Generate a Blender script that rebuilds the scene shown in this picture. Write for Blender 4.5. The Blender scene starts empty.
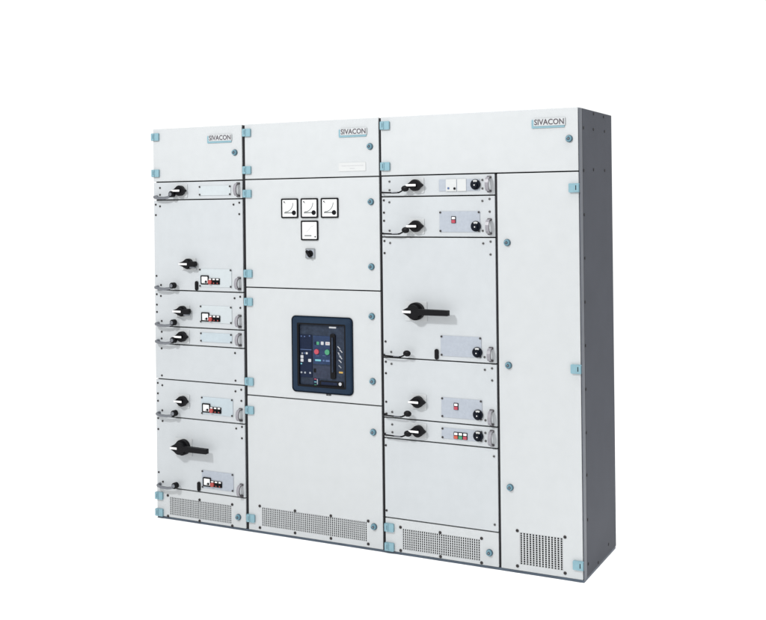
import bpy, bmesh, math, random
from mathutils import Vector, Matrix
random.seed(7)
S = bpy.context.scene
COL = S.collection

# ------------------------------------------------------------------ camera
cam_data = bpy.data.cameras.new('camera')
cam = bpy.data.objects.new('camera', cam_data); COL.objects.link(cam)
cam_data.sensor_fit = 'HORIZONTAL'; cam_data.sensor_width = 36
cam_data.lens = 50.405; cam_data.shift_y = -0.13734
cam_data.clip_start = 0.05; cam_data.clip_end = 500
R_ = ((0.89033093, 0.45517377, -0.01129976), (-0.01006117, -0.00514368, -0.99993616), (-0.45520283, 0.89038777, 0.0))
m = Matrix.Identity(4)
for i in range(3):
    m[i][0] = R_[0][i]; m[i][1] = -R_[1][i]; m[i][2] = -R_[2][i]
m[0][3], m[1][3], m[2][3] = 3.91518881, -4.82025373, 1.7576147
cam.matrix_world = m
S.camera = cam
S.render.resolution_x = 1024; S.render.resolution_y = 829

# ------------------------------------------------------------------ white studio surround
w = bpy.data.worlds.new('World'); S.world = w; w.use_nodes = True
bg = w.node_tree.nodes['Background']
bg.inputs['Color'].default_value = (1.0, 1.0, 1.0, 1); bg.inputs['Strength'].default_value = 1.10

# ------------------------------------------------------------------ lamps: a key softbox high at front left, an added overhead fill to whiten the floor
def area_lamp(name, loc, target, sx, sy, power, color=(1, 1, 1)):
    d = bpy.data.lights.new(name, 'AREA'); d.shape = 'RECTANGLE'; d.size = sx; d.size_y = sy
    d.energy = power; d.color = color
    o = bpy.data.objects.new(name, d); COL.objects.link(o); o.location = loc
    o.rotation_euler = (Vector(target) - Vector(loc)).to_track_quat('-Z', 'Y').to_euler()
    return o
area_lamp('key_softbox', (0.0, -4.6, 4.8), (1.1, 0, 1.3), 0.4, 0.4, 265)
top = area_lamp('added_floor_fill', (3.5, 0.1, 4.8), (3.3, 0.1, 0), 2.8, 2.8, 45)
top.data.spread = math.radians(80)

S.view_settings.view_transform = 'Standard'; S.view_settings.look = 'None'
S.view_settings.exposure = 0.0; S.view_settings.gamma = 1.0
S.render.engine = 'CYCLES'

# ------------------------------------------------------------------ materials
def material(name, col, rough=0.5, metal=0.0, mottled=0.0, scale=6.0, bump=0.0, bump_scale=900.0, spec=0.5, coat=0.0, rvar=0.0):
    mt = bpy.data.materials.new(name); mt.use_nodes = True
    nt = mt.node_tree; b = nt.nodes['Principled BSDF']
    b.inputs['Base Color'].default_value = (*col, 1); b.inputs['Roughness'].default_value = rough
    b.inputs['Metallic'].default_value = metal; b.inputs['Specular IOR Level'].default_value = spec
    b.inputs['Coat Weight'].default_value = coat
    tc = nt.nodes.new('ShaderNodeTexCoord')
    if mottled:
        n = nt.nodes.new('ShaderNodeTexNoise'); n.inputs['Scale'].default_value = scale
        n.inputs['Detail'].default_value = 5; n.inputs['Roughness'].default_value = 0.6
        nt.links.new(tc.outputs['Object'], n.inputs['Vector'])
        r = nt.nodes.new('ShaderNodeMapRange'); r.inputs['From Min'].default_value = .3; r.inputs['From Max'].default_value = .7
        r.inputs['To Min'].default_value = 1 - mottled; r.inputs['To Max'].default_value = 1 + mottled
        nt.links.new(n.outputs['Fac'], r.inputs['Value'])
        mx = nt.nodes.new('ShaderNodeVectorMath'); mx.operation = 'SCALE'
        mx.inputs[0].default_value = col; nt.links.new(r.outputs['Result'], mx.inputs['Scale'])
        nt.links.new(mx.outputs['Vector'], b.inputs['Base Color'])
        if rvar:
            r2 = nt.nodes.new('ShaderNodeMapRange'); r2.inputs['To Min'].default_value = rough - rvar; r2.inputs['To Max'].default_value = rough + rvar
            nt.links.new(n.outputs['Fac'], r2.inputs['Value']); nt.links.new(r2.outputs['Result'], b.inputs['Roughness'])
    if bump:
        n2 = nt.nodes.new('ShaderNodeTexNoise'); n2.inputs['Scale'].default_value = bump_scale; n2.inputs['Detail'].default_value = 2
        nt.links.new(tc.outputs['Object'], n2.inputs['Vector'])
        bp = nt.nodes.new('ShaderNodeBump'); bp.inputs['Strength'].default_value = bump; bp.inputs['Distance'].default_value = 0.0006
        nt.links.new(n2.outputs['Fac'], bp.inputs['Height']); nt.links.new(bp.outputs['Normal'], b.inputs['Normal'])
    return mt
M = {
 'paint':   material('light_grey_powder_coat', (.388, .404, .412), .42, mottled=.02, scale=14, bump=.25, bump_scale=700, rvar=.06),
 'drawer':  material('light_grey_drawer_paint', (.370, .390, .404), .42, mottled=.024, scale=15, bump=.25, bump_scale=700, rvar=.06),
 'side':    material('shade_darkened_side_sheet', (.044, .048, .060), .6, mottled=.07, scale=4, bump=.3, bump_scale=600, spec=.12),  # same paint as the fronts, with the side's shade put into the colour
 'frame':   material('blue_grey_frame_steel', (.070, .078, .095), .5, mottled=.10, scale=14, bump=.2),
 'base':    material('blue_grey_base_rail', (.040, .058, .082), .5, mottled=.25, scale=9),
 'dark':    material('unlit_cabinet_inside', (.014, .014, .015), .9, spec=.1),
 'rubber':  material('black_rubber_seal', (.010, .010, .012), .7, spec=.2),
 'cyan':    material('pale_blue_plastic', (.152, .272, .318), .45, mottled=.05, scale=40),
 'lock':    material('teal_grey_lock_metal', (.085, .185, .235), .35, spec=.6),
 'lock_dk': material('dark_teal_shadow_and_trim', (.020, .045, .065), .4),
 'cyan_dk': material('teal_shade_plastic', (.05, .11, .14), .35),
 'chrome':  material('zinc_plated_steel', (.17, .18, .20), .3, metal=.8, mottled=.08, scale=60),
 'screw':   material('browned_screw_steel', (.018, .015, .015), .5, metal=.2),
 'zinc':    material('grey_screw_steel', (.10, .10, .10), .45, metal=.4),
 'black':   material('black_plastic', (.003, .003, .004), .45, spec=.12),
 'navyblk': material('blue_black_plastic', (.003, .005, .010), .45, spec=.1),
 'white':   material('white_plastic', (.60, .60, .60), .5),
 'face':    material('white_dial_face', (.60, .61, .61), .6),
 'label':   material('matt_white_label', (.425, .435, .435), .7),
 'dimwhite':material('off_white_print', (.36, .37, .39), .6),  # white print in an even light grey
 'dimpale': material('soft_grey_print', (.22, .24, .27), .6),
 'grey':    material('mid_grey_print', (.16, .17, .17), .6),
 'pale':    material('pale_grey_print', (.36, .36, .37), .6),
 'ink':     material('plum_grey_ink', (.040, .030, .040), .6),
 'plt_pale':material('pale_blue_plate', (.37, .405, .42), .5, mottled=.03, scale=30),
 'plt_blue':material('blue_grey_plate', (.325, .375, .405), .5, mottled=.04, scale=30),
 'plt_lil': material('lilac_grey_plate', (.275, .302, .343), .5, mottled=.05, scale=60, bump=.4, bump_scale=300),
 'handle':  material('lilac_grey_handle', (.20, .195, .215), .4, mottled=.05, scale=40),
 'handle_dk':material('brown_grey_handle_edge', (.05, .045, .05), .4),
 'red':     material('red_plastic', (.28, .035, .030), .4),
 'pink':    material('rose_red_plastic', (.31, .032, .055), .4),
 'orange':  material('orange_red_plastic', (.40, .06, .03), .4),
 'green':   material('green_plastic', (.03, .19, .10), .4),
 'navy':    material('navy_blue_bezel', (.008, .019, .038), .5, mottled=.12, scale=18, bump=.2, spec=.12),
 'acb':     material('slate_blue_breaker_face', (.020, .028, .045), .5, mottled=.30, scale=45, bump=.5, bump_scale=150, spec=.1),
 'acb_dk':  material('dark_navy_module', (.007, .012, .030), .5, mottled=.15, scale=60, spec=.1),
 'acb_mid': material('mid_blue_module', (.018, .032, .072), .5, mottled=.2, scale=60, spec=.1),
 'acb_gry': material('violet_grey_module', (.026, .032, .052), .5, mottled=.2, scale=60, spec=.1),
 'aqua':    material('aqua_label', (.10, .30, .36), .5),
 'steelbl': material('steel_blue_label', (.05, .09, .20), .5),
 'yellow':  material('yellow_label', (.36, .22, .04), .5),
 'floor':   material('white_studio_floor', (.945, .945, .945), .8, spec=.0),
}

# ------------------------------------------------------------------ mesh builder
class MB:
    def __init__(s): s.v = []; s.f = []; s.m = []; s.mats = []
    def mi(s, k):
        if k not in s.mats: s.mats.append(k)
        return s.mats.index(k)
    def add(s, vs, fs, k):
        o = len(s.v); s.v += [tuple(p) for p in vs]; i = s.mi(k)
        for f in fs: s.f.append([o + a for a in f]); s.m.append(i)
    def box(s, x0, x1, y0, y1, z0, z1, k, front=None):
        vs = [(x, y, z) for x in (x0, x1) for y in (y0, y1) for z in (z0, z1)]
        fs = [(0, 1, 3, 2), (4, 6, 7, 5), (2, 3, 7, 6), (0, 2, 6, 4), (1, 5, 7, 3)]
        s.add(vs, fs, k); o = len(s.v) - 8
        s.f.append([o + a for a in (0, 4, 5, 1)]); s.m.append(s.mi(front or k))
        return s
    def prism(s, pts, y0, y1, k, side=None):   # pts (x,z), extruded from y1 (back) to y0 (front)
        n = len(pts); vs = [(x, y0, z) for x, z in pts] + [(x, y1, z) for x, z in pts]
        s.add(vs, [tuple(range(n)), tuple(range(2 * n - 1, n - 1, -1))], k)
        o = len(s.v) - 2 * n; i = s.mi(side or k)
        for a in range(n):
            b = (a + 1) % n; s.f.append([o + a, o + n + a, o + n + b, o + b]); s.m.append(i)
        return s
    def disc(s, x, z, r, y0, y1, k, n=28, rz=None, r1=None):
        rz = rz or r
        if r1 is None: return s.prism([(x + r * math.cos(2 * math.pi * a / n), z + rz * math.sin(2 * math.pi * a / n)) for a in range(n)], y0, y1, k)
        vs = [(x + r * math.cos(2 * math.pi * a / n), y0, z + r * math.sin(2 * math.pi * a / n)) for a in range(n)]
        vs += [(x + r1 * math.cos(2 * math.pi * a / n), y1, z + r1 * math.sin(2 * math.pi * a / n)) for a in range(n)]
        s.add(vs, [tuple(range(n))] + [(a, n + a, n + (a + 1) % n, (a + 1) % n) for a in range(n)] + [tuple(range(2 * n - 1, n - 1, -1))], k)
        return s
    def rrect(s, x0, x1, z0, z1, r, y0, y1, k, n=6):
        return s.prism(rr(x0, x1, z0, z1, r, n), y0, y1, k)
    def ring(s, outer, inner, y0, y1, k, inner_k=None):     # frames: two loops with the same point count
        n = len(outer)
        vs = [(x, y0, z) for x, z in outer] + [(x, y0, z) for x, z in inner] + [(x, y1, z) for x, z in outer] + [(x, y1, z) for x, z in inner]
        f1 = []; f2 = []
        for a in range(n):
            b = (a + 1) % n
            f1 += [(a, b, n + b, n + a), (a, 2 * n + a, 2 * n + b, b), (2 * n + a, 3 * n + a, 3 * n + b, 2 * n + b)]
            f2 += [(n + a, n + b, 3 * n + b, 3 * n + a)]
        s.add(vs, f1, k); o = len(s.v) - 4 * n; i = s.mi(inner_k or k)
        for f in f2: s.f.append([o + a for a in f]); s.m.append(i)
        return s
    def tube(s, path, r, k, n=12, flat=1.0):
        P = [Vector(p) for p in path]; rings = []
        up = Vector((0, 0, 1))
        for i, p in enumerate(P):
            t = ((P[min(i + 1, len(P) - 1)] - P[max(i - 1, 0)])).normalized()
            u = up if abs(t.dot(up)) < .95 else Vector((1, 0, 0))
            a = t.cross(u).normalized(); b = a.cross(t).normalized()
            rad = r[i] if isinstance(r, (list, tuple)) else r
            rings.append([p + a * rad * math.cos(2 * math.pi * q / n) + b * rad * flat * math.sin(2 * math.pi * q / n) for q in range(n)])
        vs = [v for rg in rings for v in rg]; fs = []
        for i in range(len(P) - 1):
            for q in range(n):
                fs.append((i * n + q, i * n + (q + 1) % n, (i + 1) * n + (q + 1) % n, (i + 1) * n + q))
        fs += [tuple(range(n - 1, -1, -1)), tuple((len(P) - 1) * n + q for q in range(n))]
        s.add(vs, fs, k); return s
    def ball(s, c, rx, ry, rz, k, n=16, h=9):
        vs = []; fs = []
        for i in range(h + 1):
            t = math.pi * i / h
            for q in range(n):
                a = 2 * math.pi * q / n
                vs.append((c[0] + rx * math.sin(t) * math.cos(a), c[1] + ry * math.sin(t) * math.sin(a), c[2] + rz * math.cos(t)))
        for i in range(h):
            for q in range(n):
                fs.append((i * n + q, (i + 1) * n + q, (i + 1) * n + (q + 1) % n, i * n + (q + 1) % n))
        s.add(vs, fs, k); return s
    def stroke(s, pts, wd, y0, y1, k):          # a drawn line of width wd through (x,z) points
        L = []; Rr = []
        for i, p in enumerate(pts):
            a = pts[max(i - 1, 0)]; b = pts[min(i + 1, len(pts) - 1)]
            dx, dz = b[0] - a[0], b[1] - a[1]; l = math.hypot(dx, dz); nx, nz = -dz / l * wd / 2, dx / l * wd / 2
            L.append((p[0] + nx, p[1] + nz)); Rr.append((p[0] - nx, p[1] - nz))
        for i in range(len(pts) - 1):
            s.prism([Rr[i], Rr[i + 1], L[i + 1], L[i]], y0, y1, k)
        return s
    def text(s, txt, x0, x1, z0, z1, y0, y1, k):
        c = bpy.data.curves.new('t', 'FONT'); c.body = txt; c.extrude = .05; c.resolution_u = 3; c.offset = .016; c.space_character = 1.0
        o = bpy.data.objects.new('t', c); COL.objects.link(o)
        bpy.context.view_layer.update()
        me = o.evaluated_get(bpy.context.evaluated_depsgraph_get()).to_mesh()
        xs = [v.co.x for v in me.vertices]; ys = [v.co.y for v in me.vertices]; zs = [v.co.z for v in me.vertices]
        f = lambda t, a, b, p, q: p + (t - a) / (b - a) * (q - p)
        vs = [(f(v.co.x, min(xs), max(xs), x0, x1), f(v.co.z, max(zs), min(zs), y0, y1), f(v.co.y, min(ys), max(ys), z0, z1)) for v in me.vertices]
        s.add(vs, [tuple(p.vertices) for p in me.polygons], k)
        bpy.data.objects.remove(o, do_unlink=True)
        return s
    def mesh(s, name, smooth=False):
        me = bpy.data.meshes.new(name); me.from_pydata(s.v, [], s.f)
        for k in s.mats: me.materials.append(M[k])
        for p, i in zip(me.polygons, s.m): p.material_index = i
        bm = bmesh.new(); bm.from_mesh(me); bmesh.ops.remove_doubles(bm, verts=bm.verts, dist=1e-7) if smooth else None
        bmesh.ops.recalc_face_normals(bm, faces=bm.faces); bm.to_mesh(me); bm.free()
        if smooth:
            for p in me.polygons: p.use_smooth = True
            me.set_sharp_from_angle(angle=math.radians(38))
        return me
    def build(s, name, parent=None, loc=(0, 0, 0), bevel=0.0, smooth=False, label=None):
        o = bpy.data.objects.new(name, s.mesh(name, smooth)); COL.objects.link(o)
        o.location = loc; o.parent = parent
        if bevel:
            b = o.modifiers.new('bevel', 'BEVEL'); b.width = bevel; b.segments = 2; b.limit_method = 'ANGLE'; b.angle_limit = math.radians(40)
            b.harden_normals = False
        if label: o['label'] = label
        return o
def rr(x0, x1, z0, z1, r, n=6):
    pts = []
    for cx, cz, a0 in ((x1 - r, z1 - r, 0), (x0 + r, z1 - r, 90), (x0 + r, z0 + r, 180), (x1 - r, z0 + r, 270)):
        for i in range(n + 1):
            a = math.radians(a0 + 90 * i / n); pts.append((cx + r * math.cos(a), cz + r * math.sin(a)))
    return pts
def copy(o, parent, loc):
    c = o.copy(); COL.objects.link(c); c.parent = parent; c.location = loc; return c

# ------------------------------------------------------------------ setting
fl = MB(); fl.add([(-60, -60, 0), (60, -60, 0), (60, 60, 0), (-60, 60, 0)], [(0, 1, 2, 3)], 'floor')
f = fl.build('floor'); f['kind'] = 'structure'

# ------------------------------------------------------------------ cabinets (x = 0 at the left end of the row, fronts at y = 0)
def cabinet(name, x, label):
    e = bpy.data.objects.new(name, None); COL.objects.link(e); e.location = (x, 0, 0); e.empty_display_size = .2
    e['label'] = label; e['category'] = 'switchgear cabinet'; e['group'] = 'switchgear cabinets bolted in a row'
    e['ox'] = x
    return e
D = 0.56; H = 2.2
X1, X2, X3, X4 = -0.007, 0.607, 1.436, 2.4715
c1 = cabinet('switchgear_cabinet', X1, 'narrow light grey switchgear cabinet at the left end, with six rotary switch drawers')
c2 = cabinet('switchgear_cabinet', X2, 'middle light grey switchgear cabinet with four square dials and navy breaker')
c3 = cabinet('switchgear_cabinet', X3, 'widest light grey switchgear cabinet with shade painted into its side at the right end')

class Door:      # a door, drawer front or panel: a child of its cabinet whose own origin is its lower left corner
    def __init__(s, cab, name, x0, x1, z0, z1, mat='paint', opening=None, label=None, y0=0.0):
        s.x, s.z = x0, z0
        b = MB(); w_, h_ = x1 - x0, z1 - z0
        if opening:
            a0, a1, b0, b1 = opening[0] - x0, opening[1] - x0, opening[2] - z0, opening[3] - z0
            b.ring([(0, 0), (w_, 0), (w_, h_), (0, h_)], [(a0, b0), (a1, b0), (a1, b1), (a0, b1)], y0, y0 + .020, mat)
        else:
            b.box(0, w_, y0, y0 + .020, 0, h_, mat)
        s.o = b.build(name, cab, (x0 - cab['ox'], 0, z0), bevel=.0022, label=label)
    def put(s, mb, name, x=None, z=None, y=0.0, **kw):     # geometry already centred on its own origin
        return mb.build(name, s.o, (x - s.x, y, z - s.z), **kw)
    def copy(s, o, x, z): return copy(o, s.o, (x - s.x, o.location.y, z - s.z))

# shared meshes for the repeated fittings -------------------------------------------------
protos = {}
def fit(kind, door, x, z, make, name, **kw):
    if kind in protos: return door.copy(protos[kind], x, z)
    o = door.put(make(), name, x, z, **kw); protos[kind] = o; return o
def hinge_mb(flip=1):
    b = MB()
    pts = rr(-.0255, .0255, -.021, .021, .004)
    b.prism(pts, -.011, -.0004, 'cyan')
    b.rrect(*(sorted((flip * -.024, flip * -.004))), -.019, .019, .002, -.0145, -.0112, 'cyan')
    b.box(*(sorted((flip * -.0125, flip * -.0085))), -.0152, -.0147, -.010, .012, 'cyan_dk' if flip > 0 else 'black')
    if flip < 0: b.box(.0257, .0275, -.0100, -.0010, -.019, .019, 'lock_dk')
    else: b.box(-.0255, -.0240, -.0112, -.0110, -.019, .019, 'cyan_dk')
    return b
def hinge(door, x, z, flip=1): fit('hinge%d' % flip, door, x + .0055 if flip > 0 else x + .002, z, lambda: hinge_mb(flip), 'hinge', bevel=.0012)
def lock_mb():
    b = MB()
    b.disc(.001, 0, .0172, -.0035, -.0004, 'lock_dk'); b.disc(0, 0, .0130, -.013, -.0037, 'lock', r1=.0155)  # the offset dark disc paints the shadow outline round the lock
    b.disc(0, 0, .0082, -.0134, -.0131, 'lock_dk'); b.prism([(-.010, .003), (-.003, .010), (.001, .0105), (-.0105, -.001)], -.0142, -.0132, 'cyan'); b.prism([(0, -.0045), (.0045, 0), (0, .0045), (-.0045, 0)], -.0150, -.0136, 'chrome')  # the cyan chip is a painted glint
    return b
def lock(door, x, z): fit('lock', door, x + .004, z, lock_mb, 'lock', smooth=True)
def screw_mb(r, k):
    b = MB(); b.disc(0, 0, r, -.0030, -.0003, k, n=14, r1=r * 1.15) 
    b.box(-r * .8, r * .8, -.0034, -.0031, -.0009, .0009, 'black'); return b
def screws(door, pts, kind='screw', r=.0052):
    for x, z in pts: fit('scr_%s_%g' % (kind, r), door, x / 1000, z / 1000, lambda: screw_mb(r, kind), 'screw', smooth=True)
def badge(door, xl, zb):
    def mk():
        b = MB(); b.rrect(0, .160, 0, .040, .003, -.0040, -.0004, 'cyan')
        b.rrect(.011, .163, .010, .045, .002, -.0062, -.0030, 'paint')
        b.text('SIVACON', .014, .158, .0145, .0415, -.0070, -.0060, 'ink')
        return b
    fit('badge', door, xl, zb, mk, 'name_badge')

# grille: perforated sheet set in the opening of a door ----------------------------------
def grille(door, x0, x1, z0, z1, px, pz, sw, sh):
    nx = round((x1 - x0) / px); nz = round((z1 - z0) / pz); px = (x1 - x0) / nx; pz = (z1 - z0) / nz
    xs = [0]; zs = [0]
    for i in range(nx): xs += [i * px + (px - sw) / 2, i * px + (px + sw) / 2]
    for i in range(nz): zs += [i * pz + (pz - sh) / 2, i * pz + (pz + sh) / 2]
    xs.append(x1 - x0); zs.append(z1 - z0)
    b = MB(); y0, y1 = .0012, .0030; n = len(zs)
    vs = [(x, y, z) for y in (y0, y1) for x in xs for z in zs]; K = len(xs) * n
    fs = []
    hole = lambda i, j: 0 <= i < len(xs) - 1 and 0 <= j < len(zs) - 1 and i % 2 == 1 and j % 2 == 1
    for i in range(len(xs) - 1):
        for j in range(len(zs) - 1):
            a, c, d, e = i * n + j, (i + 1) * n + j, (i + 1) * n + j + 1, i * n + j + 1
            if hole(i, j):
                for p, q in ((a, c), (c, d), (d, e), (e, a)): fs.append((p, q, K + q, K + p))
            else: fs.append((a, c, d, e)); fs.append((K + e, K + d, K + c, K + a))
    b.add(vs, fs, 'paint')
    door.put(b, 'grille', x0, z0)

# ---- drawer fittings ---------------------------------------------------------------------
def knob_outline(r, tip, n=26):      # round body drawn out to a point on the left
    pts = []; t = math.acos(r / tip) if tip > r else 0
    a0, a1 = -math.pi + t * .75, math.pi - t * .75
    for i in range(n + 1):
        a = a0 + (a1 - a0) * i / n; pts.append((r * math.cos(a), r * math.sin(a)))
    pts += [(-tip, .006), (-tip, -.006)]
    return pts
def leaf(r, tip, n=14):              # round body drawn out to a point on both sides
    t = math.acos(r / tip) * .9; pts = []
    for c in (0, math.pi):
        pts += [(math.cos(c) * tip, math.cos(c) * -.003), (math.cos(c) * tip, math.cos(c) * .003)]
        pts += [(r * math.cos(c + t + (math.pi - 2 * t) * i / n), r * math.sin(c + t + (math.pi - 2 * t) * i / n)) for i in range(n + 1)]
    return pts
def rotary_mb(kind):
    b = MB()
    if kind == 'small':
        b.rrect(-.041, .041, -.039, .037, .004, -.0045, -.0004, 'paint')
        b.disc(0, 0, .0285, -.012, -.0047, 'black')
        b.prism(leaf(.0290, .043), -.028, -.0122, 'black'); b.prism(knob_outline(.012, .043), -.037, -.0282, 'black')
        b.prism([(-.043, -.0055), (.012, -.0055), (.012, .0055), (-.043, .0055)], -.0385, -.0362, 'white')
        pass
    elif kind == 'grip':
        b.rrect(-.052, .044, -.037, .033, .004, -.0045, -.0004, 'paint')
        b.disc(0, 0, .0295, -.024, -.0047, 'black')
        b.prism(knob_outline(.022, .043), -.044, -.0242, 'black')
        b.rrect(.016, .060, -.013, .015, .008, -.043, -.012, 'black')
        b.rrect(.024, .056, -.022, -.0133, .003, -.036, -.014, 'chrome')  # bar below the lobe paints in its grey side highlight
        b.prism([(-.042, -.0055), (.014, -.0055), (.014, .0055), (-.042, .0055)], -.0470, -.0442, 'white')
    else:
        b.rrect(-.066, .054, -.050, .048, .004, -.0045, -.0004, 'paint')
        b.disc(0, 0, .044, -.030, -.0047, 'black')
        b.prism(knob_outline(.034, .057), -.058, -.0302, 'black')
        b.prism([(.020, -.0145), (.188, -.0135), (.190, -.012), (.190, .012), (.188, .0135), (.020, .0155)], -.060, -.034, 'black')
        b.prism([(-.055, -.006), (-.008, -.006), (-.008, .006), (-.055, .006)], -.0615, -.0602, 'white')
    return b
def rotary(door, kind, x, z): fit('rot_' + kind, door, x, z, lambda: rotary_mb(kind), 'rotary_switch' if kind != 'lever' else 'switch_lever', bevel=.0012)
def pull_mb(h):
    b = MB(); n = 7; sec = []
    for i in range(n + 1):           # bow profile in y-z, swept to a strap 16 mm wide
        a = math.pi * i / n
        sec.append((-.040 * math.sin(a) ** .55 if 0 < i < n else 0, -h / 2 * math.cos(a)))
    w_ = .009
    for i in range(n):
        (ya, za), (yb, zb) = sec[i], sec[i + 1]
        t = .006
        ia, ib = (ya * .82, za * .86), (yb * .82, zb * .86)
        vs = [(x, y, z) for x in (-w_, w_) for y, z in ((ya, za), (yb, zb), ib, ia)]
        fs = [(0, 1, 5, 4), (2, 3, 7, 6)]
        b.add(vs, fs, 'handle'); b.add(vs, [(0, 3, 2, 1), (4, 5, 6, 7)] + ([(3, 0, 4, 7)] if i == 0 else []) + ([(1, 2, 6, 5)] if i == n - 1 else []), 'handle_dk')
    for s_ in (-1, 1): b.rrect(-.011, .011, s_ * h / 2 * .93 - .006, s_ * h / 2 * .93 + .006, .003, -.005, -.0004, 'handle_dk')
    return b
def pull(door, x, z0, z1): fit('pull%d' % round((z1 - z0) / 7), door, x / 1000, (z0 + z1) / 2000, lambda: pull_mb((z1 - z0) / 1000), 'pull_handle')
def lever_mb(kind):       # small locking lever across the lower left corner
    b = MB()
    if kind == 'bright':
        b.disc(.016, 0, .010, -.010, -.0004, 'chrome', n=16)
        b.tube([(.016, -.008, 0), (.017, -.026, 0), (.024, -.032, -.001), (.050, -.033, -.006), (.090, -.033, -.007), (.118, -.033, -.003), (.140, -.034, .006)], [.0065, .0065, .0066, .0066, .0064, .006, .006], 'chrome', flat=1.25)
        b.disc(.148, .014, .0175, -.044, -.022, 'black', n=22); b.disc(.146, .014, .010, -.049, -.0442, 'chrome', n=18)
    else:
        b.tube([(.004, -.002, 0), (.005, -.022, 0), (.014, -.028, -.001), (.080, -.029, -.003), (.110, -.030, -.002), (.128, -.032, .006)], .0040, 'black')
        b.tube([(.070, -.0335, -.001), (.104, -.0345, 0)], .0022, 'chrome')  # thin bright line paints a highlight along the black rod
        b.ball((.146, -.034, .017), .021, .012, .0155, 'black')
    return b
def lever(door, kind, x, z): fit('lev_' + kind, door, x, z, lambda: lever_mb(kind), 'locking_lever', smooth=True)
def tab(door, x, z): fit('tab', door, x, z, lambda: MB().rrect(-.0105, .0105, -.026, .026, .0095, -.008, -.0004, 'black'), 'release_tab', bevel=.002)
def plate(door, k, x0, x1, z0, z1):
    w_, h_ = (x1 - x0) / 1000, (z1 - z0) / 1000
    o = door.put(MB().rrect(0, w_, 0, h_, .003, -.0032, -.0004, k), 'control_plate', x0 / 1000, z0 / 1000, bevel=.0008)
    b = MB(); 
    for x in (.005, w_ - .005):
        for z in (.005, h_ - .005): 
            q = MB(); q.disc(0, 0, .0052, -.0030, 0, 'screw', n=12)
            if 'plscrew' in protos: door.copy(protos['plscrew'], x0 / 1000 + x, z0 / 1000 + z)
            else: protos['plscrew'] = door.put(q, 'screw', x0 / 1000 + x, z0 / 1000 + z, y=-.0033)
def small_meter_mb():
    b = MB(); o = rr(-.027, .027, -.025, .025, .005); i = rr(-.0205, .0205, -.0185, .0185, .003)
    b.ring(o, i, -.0085, -.0034, 'black'); b.prism(i, -.0070, -.0036, 'face')
    b.disc(.009, -.010, .0072, -.0082, -.0071, 'black', n=16); b.stroke([(-.008, -.0125), (.003, -.0115)], .003, -.0076, -.0071, 'grey')
    return b
def button_block(door, x, z, n=3):     # black bezel with keys, measured from its lower left corner
    fit('bblock', door, x, z, lambda: MB().rrect(0, .073, 0, .034, .003, -.008, -.0034, 'black'), 'button_bezel', bevel=.0008)
    fit('btn_red', door, x + .011, z + .013, lambda: MB().disc(0, 0, .0120, -.016, -.0082, 'red', r1=.0125, n=20), 'push_button', smooth=True)
    for q, k in ((.036, 'blk'), (.060, 'blk')):
        fit('btn_' + k, door, x + q, z + .010, lambda: MB().rrect(-.008, .008, -.007, .008, .002, -.012, -.0082, 'black').disc(.001, -.003, .0035, -.0128, -.0122, 'red', n=12), 'push_button')
    for q in (.010, .035, .060):
        fit('btn_lab', door, x + q, z + .028, lambda: MB().rrect(-.0078, .0078, -.0035, .0040, .001, -.0095, -.0082, 'white'), 'button_label')
def cam_knob(door, x, z):
    def mk():
        b = MB(); b.disc(0, 0, .0255, -.009, -.0034, 'navyblk', n=26); b.disc(0, -.003, .0125, -.022, -.0092, 'navyblk', n=22, r1=.014)
        pts = [(.022 * math.cos(math.radians(a)), .022 * math.sin(math.radians(a))) for a in range(58, 123, 8)] + [(.0135 * math.cos(math.radians(a)), .0135 * math.sin(math.radians(a))) for a in range(122, 57, -8)]
        b.prism(pts[::-1], -.0110, -.0085, 'label'); b.disc(0, -.003, .0030, -.0230, -.0221, 'white', n=10)
        return b
    fit('cam_knob', door, x, z, mk, 'selector_knob', smooth=True)
def key(door, x, z, kbot, ktop='white'):     # rectangular key: label window above, coloured key below
    fit('keyb', door, x, z, lambda: MB().rrect(-.012, .012, -.017, .017, .002, -.006, -.0034, 'navyblk'), 'button_bezel')
    fit('keyt', door, x, z + .008, lambda: MB().rrect(-.0085, .0085, -.0055, .0055, .001, -.0075, -.0062, 'white'), 'button_label')
    fit('key_' + kbot, door, x, z - .008, lambda: MB().rrect(-.0095, .0095, -.0075, .0070, .001, -.0095, -.0062, kbot), 'push_button')

# ------------------------------------------------------------------ carcasses
def carcass(cab, x0, x1):
    b = MB(); b.box(0, x1 - x0 - .0006, .024, D, .013, H - .006, 'paint', front='dark')
    b.build('carcass', cab, (0, 0, 0))
    w_ = x1 - x0 - .0006
    b = MB(); b.box(0.0, w_, .003, D - .004, .0, .0125, 'base'); b.build('base_rail', cab, (0, 0, 0), bevel=.001)
    b = MB(); b.box(0.0, w_, .021, D, H - .0055, H - .001, 'paint'); b.build('roof_plate', cab, (0, 0, 0), bevel=.001)
def seal(cab, x0, x1, z0, z1):
    MB().box(0, x1 - x0, .006, .0235, 0, z1 - z0, 'rubber').build('rubber_seal', cab, (x0 - cab['ox'], 0, z0), bevel=.001)
carcass(c1, X1, X2); carcass(c2, X2, X3); carcass(c3, X3, X4)
seal(c1, .5985, .6063, .014, 2.196); seal(c2, .6074, .6150, .014, 2.196)
seal(c2, 1.4305, 1.4352, .014, 2.196); seal(c3, 1.4364, 1.4420, .014, 2.196)
seal(c3, 2.0535, 2.0640, .014, 1.898)
G = .0031     # half of a gap between two fronts

# ------------------------------------------------------------------ left cabinet
XL, XR = -0.0075, 0.597
d = Door(c1, 'door', XL, XR, 1.900 + G, 2.200, label='shallow top door with a name badge and one round lock')
hinge(d, .007, 2.155); hinge(d, .007, 1.950); lock(d, .547, 2.051); badge(d, .371, 2.107)

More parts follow.
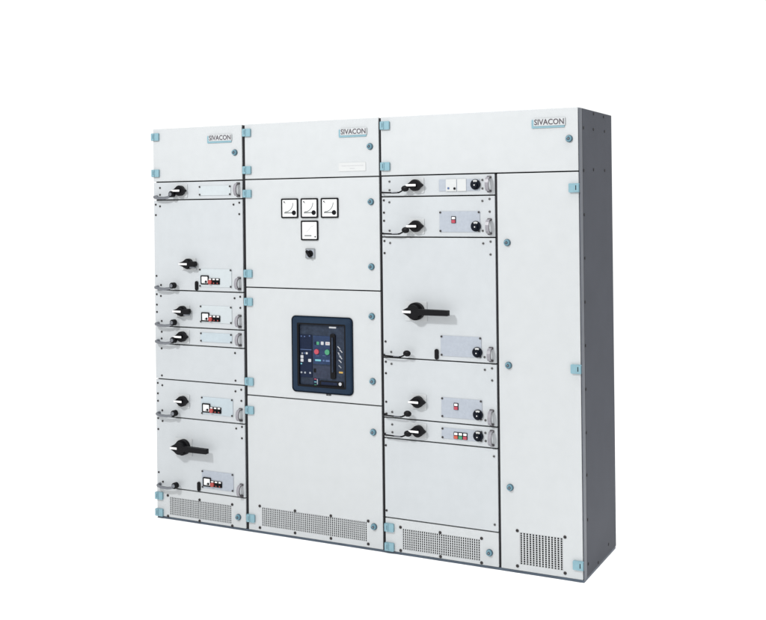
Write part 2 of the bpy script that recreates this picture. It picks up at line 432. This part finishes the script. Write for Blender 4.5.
def drawer1(z0, z1, label=None): return Door(c1, 'drawer', XL + .001, XR - .001, z0 + G, z1 - G, 'drawer', label=label)
d = drawer1(1.799, 1.900, 'shallow drawer with a rotary switch and a blank pale plate')
screws(d, [(38, 1867), (38, 1828)]); plate(d, 'plt_pale', 311, 523, 1820, 1873); pull(d, 572, 1813, 1885)
rotary(d, 'small', .190, 1.849); lever(d, 'bright', 0, 1.816)

d = drawer1(1.291, 1.799, 'tall upper drawer with a gripped rotary switch, dial and buttons')
screws(d, [(7, 1773), (37, 1763), (7, 1714), (539, 1768), (577, 1778), (576, 1716), (7, 1370), (38, 1319)])
plate(d, 'plt_pale', 307, 522, 1316, 1416); fit('smeter', d, .345, 1.355, small_meter_mb, 'panel_meter'); button_block(d, .3725, 1.331)
pull(d, 572, 1307, 1372); rotary(d, 'grip', .240, 1.442); lever(d, 'bright', 0, 1.307); tab(d, .288, 1.321)

d = drawer1(1.087, 1.291, 'medium drawer with a gripped rotary switch, directly below the tall upper drawer')
screws(d, [(7, 1266), (36, 1257), (7, 1207), (7, 1166), (40, 1116), (539, 1259), (576, 1268), (576, 1208)])
plate(d, 'plt_pale', 309, 521, 1119, 1213); fit('smeter', d, .346, 1.151, small_meter_mb, 'panel_meter'); button_block(d, .3725, 1.127)
pull(d, 572, 1102, 1168); rotary(d, 'grip', .194, 1.178); lever(d, 'bright', 0, 1.101)

d = drawer1(.988, 1.087, 'shallow drawer with a rotary switch and a blank blue grey plate')
screws(d, [(39, 1055), (38, 1017)]); plate(d, 'plt_blue', 309, 520, 1013, 1064); pull(d, 572, 1002, 1067)
rotary(d, 'small', .192, 1.036); lever(d, 'bright', 0, 1.003)

d = Door(c1, 'blank_panel', XL + .001, XR - .001, .788 + G, .988 - G, 'drawer')
screws(d, [(37, 961), (538, 961), (37, 808), (539, 811)])

d = drawer1(.578, .788, 'medium drawer with a small rotary switch, below the blank panel')
screws(d, [(7, 764), (39, 753), (7, 705), (7, 663), (37, 611), (538, 753), (576, 764), (576, 704)])
plate(d, 'plt_blue', 310, 521, 613, 709); fit('smeter', d, .345, .649, small_meter_mb, 'panel_meter'); button_block(d, .3725, .624)
pull(d, 572, 595, 661); rotary(d, 'small', .189, .676); lever(d, 'bright', 0, .595)

d = drawer1(.178, .578, 'tall lower drawer with a long black switch lever')
screws(d, [(7, 565), (38, 551), (7, 503), (7, 259), (36, 208), (540, 551), (578, 563), (577, 501)])
plate(d, 'plt_lil', 308, 519, 205, 302); fit('smeter', d, .345, .241, small_meter_mb, 'panel_meter'); button_block(d, .3725, .218)
pull(d, 572, 187, 251); rotary(d, 'lever', .190, .420); lever(d, 'bright', 0, .192); tab(d, .288, .209)

d = Door(c1, 'vent_flap', XL, XR, .014, .178 - G, opening=(.082, .501, .028, .127), label='bottom flap with a perforated vent')
grille(d, .082, .501, .028, .127, .0112, .0110, .0062, .0088)
screws(d, [(69, 134), (289, 134), (508, 134), (69, 18), (288, 18), (507, 18)], r=.007)
hinge(d, .007, .128); hinge(d, .007, .034); lock(d, .544, .071)

# ------------------------------------------------------------------ middle cabinet
XL, XR = .616, 1.4295
d = Door(c2, 'door', XL, XR, 1.902 + G, 2.200, label='shallow top door with a name badge, a small white label and one lock')
hinge(d, .627, 2.155); hinge(d, .627, 1.953); lock(d, 1.376, 2.055); badge(d, 1.201, 2.107)
b = MB(); b.rrect(0, .157, 0, .044, .002, -.0022, -.0004, 'label')
for row, (xa, xb) in enumerate(((.018, .145), (.066, .092))):
    x = xa
    while x < xb: wd = random.uniform(.004, .010); b.box(x, min(x + wd, xb), -.0026, -.0023, .026 - row * .014, .030 - row * .014, 'pale'); x += wd + .003
d.put(b, 'paper_label', 1.198, 1.932)

d = Door(c2, 'door', XL, XR, 1.321 + G, 1.902 - G, label='door with four square dials and a small selector switch')
hinge(d, .627, 1.826); hinge(d, .627, 1.395); lock(d, 1.378, 1.774); lock(d, 1.377, 1.444)
def meter_mb(kind):
    b = MB(); o = rr(-.052, .052, -.052, .052, .006); i = rr(-.0445, .0445, -.0445, .0445, .003)
    b.ring(o, i, -.0062, -.0004, 'black'); b.prism(i, -.0046, -.0006, 'face'); y0, y1 = -.0052, -.0047
    if kind == 'dial':
        b.stroke([(-.028 + .050 * math.cos(math.radians(a)), .030 + .050 * math.sin(math.radians(a))) for a in range(-92, 3, 6)], .0050, y0, y1, 'grey')
        b.stroke([(-.030, .004), (-.022, -.016)], .0015, y0 - .0003, y1, 'pale')
        b.stroke([(-.034, -.0245), (.016, -.0240)], .0072, y0, y1, 'grey')
        b.disc(.027, -.024, .0125, -.0065, -.0047, 'black', n=22); b.stroke([(-.036, .036), (-.026, .026)], .0035, y0, y1, 'black'); b.stroke([(-.036, .031), (-.031, .037)], .004, y0 - .0002, y1, 'black')
    else:
        b.stroke([(-.020, -.010), (-.004, .004), (.010, .020), (.028, .026)], .0035, y0, y1, 'pale')
        b.stroke([(-.031, -.0275), (.012, -.0275)], .0075, y0, y1, 'grey')
        b.stroke([(.029, -.033), (.039, -.033)], .0034, y0, y1, 'black'); b.stroke([(.034, -.038), (.034, -.028)], .0034, y0 - .0002, y1, 'black')
    return b
for x, z in ((.899, 1.745), (1.020, 1.745), (1.142, 1.745)): fit('meter', d, x, z, lambda: meter_mb('dial'), 'panel_meter')
d.put(meter_mb('blank'), 'panel_meter', 1.020, 1.628, label='lower dial with a faint scale')
b = MB(); b.rrect(-.028, .028, -.0265, .0265, .004, -.006, -.0004, 'plt_lil'); b.ring(rr(-.028, .028, -.0265, .0265, .004), rr(-.0235, .0235, -.022, .022, .003), -.0075, -.0062, 'grey')
b.disc(.001, -.001, .0165, -.016, -.0062, 'black', n=20, r1=.018)
b.prism([(-.018, .010), (-.010, .018), (.012, -.006), (.010, -.020), (-.002, -.017), (-.010, -.002)], -.026, -.0162, 'black')
d.put(b, 'selector_switch', 1.023, 1.508)

d = Door(c2, 'door', XL, XR, .739 + G, 1.321 - G, label='door with a navy framed circuit breaker front')
hinge(d, .627, 1.243); hinge(d, .627, .813); lock(d, 1.376, 1.192); lock(d, 1.377, .862)
def at(u, v): return (955 + (u - 107) * .88) / 1000, (1083 - (v - 165) * .75 + (u - 107) * .05) / 1000
b = MB(); o = rr(.906, 1.268, .782, 1.178, .022, 8); mid = rr(.914, 1.260, .790, 1.170, .018, 8); i = rr(.944, 1.235, .812, 1.145, .006, 8)
n = len(o); vs = [(x, -.0004, z) for x, z in o] + [(x, -.012, z) for x, z in mid] + [(x, -.017, z) for x, z in i] + [(x, -.0006, z) for x, z in i]
fs1 = []; fs2 = []
for a in range(n):
    c = (a + 1) % n; fs1 += [(a, c, n + c, n + a), (n + a, n + c, 2 * n + c, 2 * n + a)]; fs2.append((2 * n + a, 2 * n + c, 3 * n + c, 3 * n + a))
b.add(vs, fs1, 'navy'); b.add(vs, fs2, 'black'); b.v = [(x - .9, y, z - .78) for x, y, z in b.v]
b.ring([(x - .9, z - .78) for x, z in rr(.9035, 1.2705, .7795, 1.1805, .024, 8)], [(x - .9, z - .78) for x, z in rr(.9058, 1.2682, .7818, 1.1782, .0222, 8)], -.006, -.0004, 'navyblk')
d.put(b, 'breaker_bezel', .900, .780)
lip = MB(); lip.ring(rr(.0005, .2905, .0005, .3325, .006, 8), rr(.0095, .2825, .0095, .3250, .004, 8), -.0160, -.0050, 'black', 'black')
d.put(lip, 'recess_lip', .9443, .812)
def P(name, k, u0, u1, v0, v1, y0, y1, r=.003, label=None, bevel=.0006):
    (xa, za), (xb, zb) = at(u0, v1), at(u1, v0); x0, z0 = xa, za
    zb += 0; w_ = xb - xa; h_ = (v1 - v0) * .75 / 1000
    return d.put(MB().rrect(0, w_, 0, h_, min(r, w_ * .3, h_ * .3), y0, y1, k), name, x0, z0, bevel=bevel, label=label)
def dot(name, k, u, v, r, y0, y1, **kw):
    x, z = at(u, v); return d.put(MB().disc(0, 0, r, y0, y1, k, n=24, r1=r * 1.04), name, x, z, smooth=True, **kw)
d.put(MB().box(.0005, .290, -.0016, -.0007, .0005, .3325, 'black'), 'breaker_back', .9445, .812)
b = MB(); b.rrect(0, .280, 0, .322, .003, -.0040, -.0018, 'acb')
rg = lambda x, z, r: b.ring([(x + r * math.cos(t * .2618), z + r * math.sin(t * .2618)) for t in range(24)], [(x + (r - .0018) * math.cos(t * .2618), z + (r - .0018) * math.sin(t * .2618)) for t in range(24)], -.0048, -.0041, 'acb_gry')
for u, v in ((120, 135), (222, 138), (290, 140), (150, 505), (385, 130)):
    x, z = at(u, v); rg(x - .950, z - .817, .012)
for u, v in ((385, 168), (385, 205)):
    x, z = at(u, v); rg(x - .950, z - .817, .012)
x, z = at(410, 300); b.box(x - .950 + .010, x - .950 + .0125, -.0050, -.0041, .05, .270, 'acb_gry')
d.put(b, 'breaker_front', .950, .817, bevel=.0006)
P('trip_unit', 'acb_dk', 107, 190, 165, 462, -.0080, -.0041)
for u, v in ((118, 178), (141, 181), (175, 178)): P('indicator', 'steelbl', u - 4, u + 4, v - 4, v + 4, -.0086, -.0081)
P('display', 'acb_dk', 112, 185, 195, 262, -.0090, -.0081)
P('seam', 'steelbl', 110, 188, 268, 272, -.0086, -.0081)
for u, v, k, q in ((124, 298, 'dimpale', 5), (138, 297, 'steelbl', 4), (155, 298, 'dimwhite', 7), (122, 321, 'dimwhite', 10), (122, 346, 'dimwhite', 10), (175, 348, 'dimwhite', 10), (117, 370, 'aqua', 5), (117, 431, 'dimpale', 6), (142, 433, 'dimpale', 6), (177, 435, 'dimpale', 6)):
    P('key', k, u - q, u + q, v - q * 1.05, v + q * 1.05, -.0095, -.0081)
P('control_module', 'acb_mid', 198, 314, 175, 372, -.0065, -.0041)
P('indicator_window', 'green', 222, 240, 218, 240, -.0078, -.0066); P('indicator_window', 'acb_dk', 207, 221, 218, 240, -.0078, -.0066)
P('indicator_window', 'dimwhite', 252, 271, 218, 241, -.0078, -.0066); P('indicator_window', 'dimwhite', 283, 313, 220, 243, -.0078, -.0066)
P('module_marking', 'pink', 288, 306, 229, 232, -.0082, -.0079); 
dot('push_button', 'pink', 224, 288, .0135, -.013, -.0066, label='rose red round button'); dot('push_button', 'green', 297, 292, .0140, -.013, -.0066, label='green round button')
for u in (216, 262): P('module_marking', 'steelbl', u, u + 22, 315, 318, -.0070, -.0066)
P('module_label', 'aqua', 211, 251, 340, 353, -.0072, -.0066); P('module_label', 'steelbl', 264, 276, 344, 356, -.0072, -.0066); P('module_label', 'steelbl', 283, 311, 345, 358, -.0072, -.0066)
P('lower_module', 'acb_gry', 196, 314, 382, 472, -.0058, -.0041)
P('crank_socket', 'black', 200, 217, 404, 432, -.0070, -.0059)
P('charging_lever', 'black', 317, 352, 165, 476, -.0130, -.0041, r=.014, bevel=.002)
P('lever_ridge', 'acb', 331, 341, 190, 430, -.0200, -.0131, r=.005, bevel=.002)
for t, (u, v) in enumerate(((372, 262), (386, 286), (378, 316), (384, 330), (379, 355), (378, 392), (370, 300))):
    x, z = at(u, v); q = .0075 if t < 6 else .004
    d.put(MB().stroke([(-q, q * .8), (q * .3, -q * .2), (q, -q)], .0040, -.0052, -.0042, 'dimpale' if t % 3 == 2 else 'dimwhite'), 'printed_arrow', x, z)
P('rating_label', 'yellow', 371, 398, 426, 438, -.0052, -.0041); P('rating_label', 'dimwhite', 307, 355, 115, 127, -.0052, -.0041)
P('status_strip', 'acb_dk', 196, 234, 470, 526, -.0062, -.0041)
for k, v in (('pink', 478), ('aqua', 498), ('green', 518)): P('status_mark', k, 203, 219, v - 3, v + 3, -.0068, -.0063)
P('status_mark', 'dimpale', 222, 228, 478, 516, -.0068, -.0063)
P('racking_bar', 'black', 240, 402, 487, 525, -.0085, -.0041, r=.006); P('racking_window', 'acb_dk', 252, 362, 496, 516, -.0092, -.0086); P('racking_mark', 'acb_gry', 335, 355, 508, 511, -.0097, -.0093)
dot('racking_plug', 'dimwhite', 382, 512, .0085, -.0120, -.0086)
b = MB(); b.box(0, .012, -.0012, -.0003, 0, .010, 'black'); b.box(.014, .029, -.0012, -.0003, 0, .010, 'black'); b.box(.003, .026, -.0015, -.0013, .004, .0055, 'grey')
d.put(b, 'rating_mark', 1.108, .7705)

d = Door(c2, 'door', XL, XR, .014, .739 - G, opening=(.700, 1.338, .042, .141), label='large plain bottom door with a long perforated vent')
hinge(d, .627, .659); hinge(d, .627, .076); lock(d, 1.377, .604); lock(d, 1.375, .124)
grille(d, .700, 1.338, .042, .141, .0116, .0110, .0064, .0088)
screws(d, [(687, 147), (909, 148), (1127, 148), (1346, 148), (687, 31), (908, 31), (1126, 31), (1345, 31)], r=.007)

# ------------------------------------------------------------------ wide cabinet at the right end
d = Door(c3, 'door', 1.443, 2.466, 1.903 + G, 2.200, label='wide shallow top door with a name badge')
hinge(d, 1.463, 2.157); hinge(d, 1.463, 1.951); lock(d, 2.419, 2.055); badge(d, 2.243, 2.109)
XL, XR = 1.4445, 2.0525
def drawer3(z0, z1, label=None): return Door(c3, 'drawer', XL, XR, z0 + G, z1 - G, 'drawer', label=label)
d = drawer3(1.798, 1.903, 'shallow top drawer whose plate carries two white modules')
screws(d, [(1489, 1874), (1489, 1831), (1990, 1872), (1990, 1831)], 'zinc')
d.put(MB().rrect(0, .215, 0, .057, .002, -.0032, -.0004, 'plt_lil'), 'control_plate', 1.762, 1.821, bevel=.0008)
d.put(MB().rrect(0, .056, 0, .059, .002, -.0060, -.0034, 'label').disc(.014, .015, .0055, -.0085, -.0062, 'steelbl', n=16).disc(.047, .013, .0062, -.0095, -.0062, 'black', n=16), 'socket_module', 1.800, 1.820, bevel=.0006)
d.put(MB().rrect(0, .047, 0, .059, .002, -.0060, -.0034, 'label'), 'socket_module', 1.860, 1.820, bevel=.0006)
cam_knob(d, 1.956, 1.851); pull(d, 2026, 1815, 1888); rotary(d, 'small', 1.640, 1.853); lever(d, 'dark', 1.446, 1.820)

d = drawer3(1.595, 1.798, 'medium drawer, second from the top')
screws(d, [(1456, 1780), (1456, 1718), (1456, 1677)]); screws(d, [(1487, 1770), (1487, 1627), (1989, 1771), (2026, 1780), (2026, 1719), (1989, 1627)], 'zinc')
plate(d, 'plt_lil', 1763, 1976, 1621, 1722); key(d, 1.839, 1.681, 'pink'); cam_knob(d, 1.956, 1.649)
pull(d, 2026, 1611, 1684); rotary(d, 'small', 1.640, 1.650); lever(d, 'dark', 1.446, 1.614)

d = drawer3(.988, 1.595, 'tallest drawer with a long black switch lever')
screws(d, [(1457, 1575), (1457, 1514), (1457, 1068)]); screws(d, [(1489, 1565), (1991, 1566), (2029, 1575), (2028, 1513), (1488, 1017), (1991, 1018)], 'zinc')
plate(d, 'plt_lil', 1762, 1976, 1013, 1113); cam_knob(d, 1.956, 1.040); tab(d, 1.740, 1.019)
pull(d, 2026, 1000, 1066); rotary(d, 'lever', 1.636, 1.228); lever(d, 'dark', 1.446, 1.002)

d = drawer3(.685, .988, 'medium drawer, directly below the tallest drawer')
screws(d, [(1457, 966), (1457, 908), (1457, 764), (1458, 704)]); screws(d, [(1489, 957), (1490, 715), (1992, 957), (2029, 966), (2029, 908), (1992, 714)], 'zinc')
plate(d, 'plt_lil', 1762, 1976, 712, 809); key(d, 1.841, .770, 'pink'); cam_knob(d, 1.956, .738)
pull(d, 2026, 696, 763); rotary(d, 'small', 1.640, .779); lever(d, 'dark', 1.446, .703)

d = drawer3(.582, .685, 'shallow lowest drawer with three coloured buttons')
screws(d, [(1489, 652), (1490, 613), (1991, 653), (1992, 614)], 'zinc')
plate(d, 'plt_lil', 1762, 1976, 608, 661); key(d, 1.839, .628, 'orange'); key(d, 1.863, .628, 'green'); key(d, 1.887, .628, 'pink'); cam_knob(d, 1.956, .635)
pull(d, 2026, 595, 667); rotary(d, 'small', 1.640, .634); lever(d, 'dark', 1.446, .604)

d = Door(c3, 'blank_panel', XL, XR, .180 + G, .582 - G, 'drawer')
screws(d, [(1452, 544), (1452, 215)]); screws(d, [(2034, 544), (2034, 216)], 'zinc')

d = Door(c3, 'vent_flap', XL, XR, .014, .180 - G, opening=(1.539, 1.957, .030, .134), label='bottom flap with a perforated vent')
grille(d, 1.539, 1.957, .030, .134, .0116, .0116, .0064, .0092)
screws(d, [(1529, 140), (1746, 141), (1965, 141), (1529, 23), (1747, 23), (1964, 23)], r=.007)
hinge(d, 1.463, .132); hinge(d, 1.463, .035); lock(d, 2.001, .078)

d = Door(c3, 'door', 2.0650, 2.466, .014, 1.903 - G, opening=(2.159, 2.372, .044, .195), label='tall plain door with a square perforated vent at the foot')
lock(d, 2.109, 1.571); lock(d, 2.109, .986); lock(d, 2.110, .404)
for z in (1.826, .988, .080): hinge(d, 2.4445, z, -1)
grille(d, 2.159, 2.372, .044, .195, .0152, .0100, .0090, .0080)
screws(d, [(2148, 202), (2382, 202), (2147, 34), (2381, 34)], r=.007)

# corner post and side sheet on the right end, the same sheet closing the left end
MB().box(0, .0040, .003, .047, 0, 2.184, 'frame').build('corner_post', c3, (2.4685 - X3, 0, .013), bevel=.0012)
MB().box(-.0005, .0012, .0475, .0500, 0, 2.184, 'rubber').build('panel_joint', c3, (X4 - X3, 0, .013))
sp = MB().box(0, .0010, .0505, D, 0, 2.184, 'side').build('side_panel', c3, (X4 - X3, 0, .013), bevel=.0004, label='side sheet with shade painted into its grey and a few bolt heads')
spm = MB()
n = 14; r = .0075
vs = [(0, r * math.cos(2 * math.pi * a / n), r * math.sin(2 * math.pi * a / n)) for a in range(n)] + [(.0020, r * .9 * math.cos(2 * math.pi * a / n), r * .9 * math.sin(2 * math.pi * a / n)) for a in range(n)]
spm.add(vs, [tuple(range(n, 2 * n))] + [(a, (a + 1) % n, n + (a + 1) % n, n + a) for a in range(n)], 'black')
first = None
for y, z in ((238, 2184), (415, 2182), (68, 2107), (232, 2109), (429, 2110), (63, 1908), (227, 1915), (424, 1916), (64, 1701), (66, 1498), (62, 1293), (60, 1091), (59, 887), (59, 684), (60, 486), (64, 277), (66, 70), (234, 26), (420, 60)):
    loc = (.0012, y / 1000, z / 1000 - .013)
    if first is None: first = spm.build('bolt_head', sp, loc)
    else: copy(first, sp, loc)
for c in (c1, c2, c3): del c['ox']
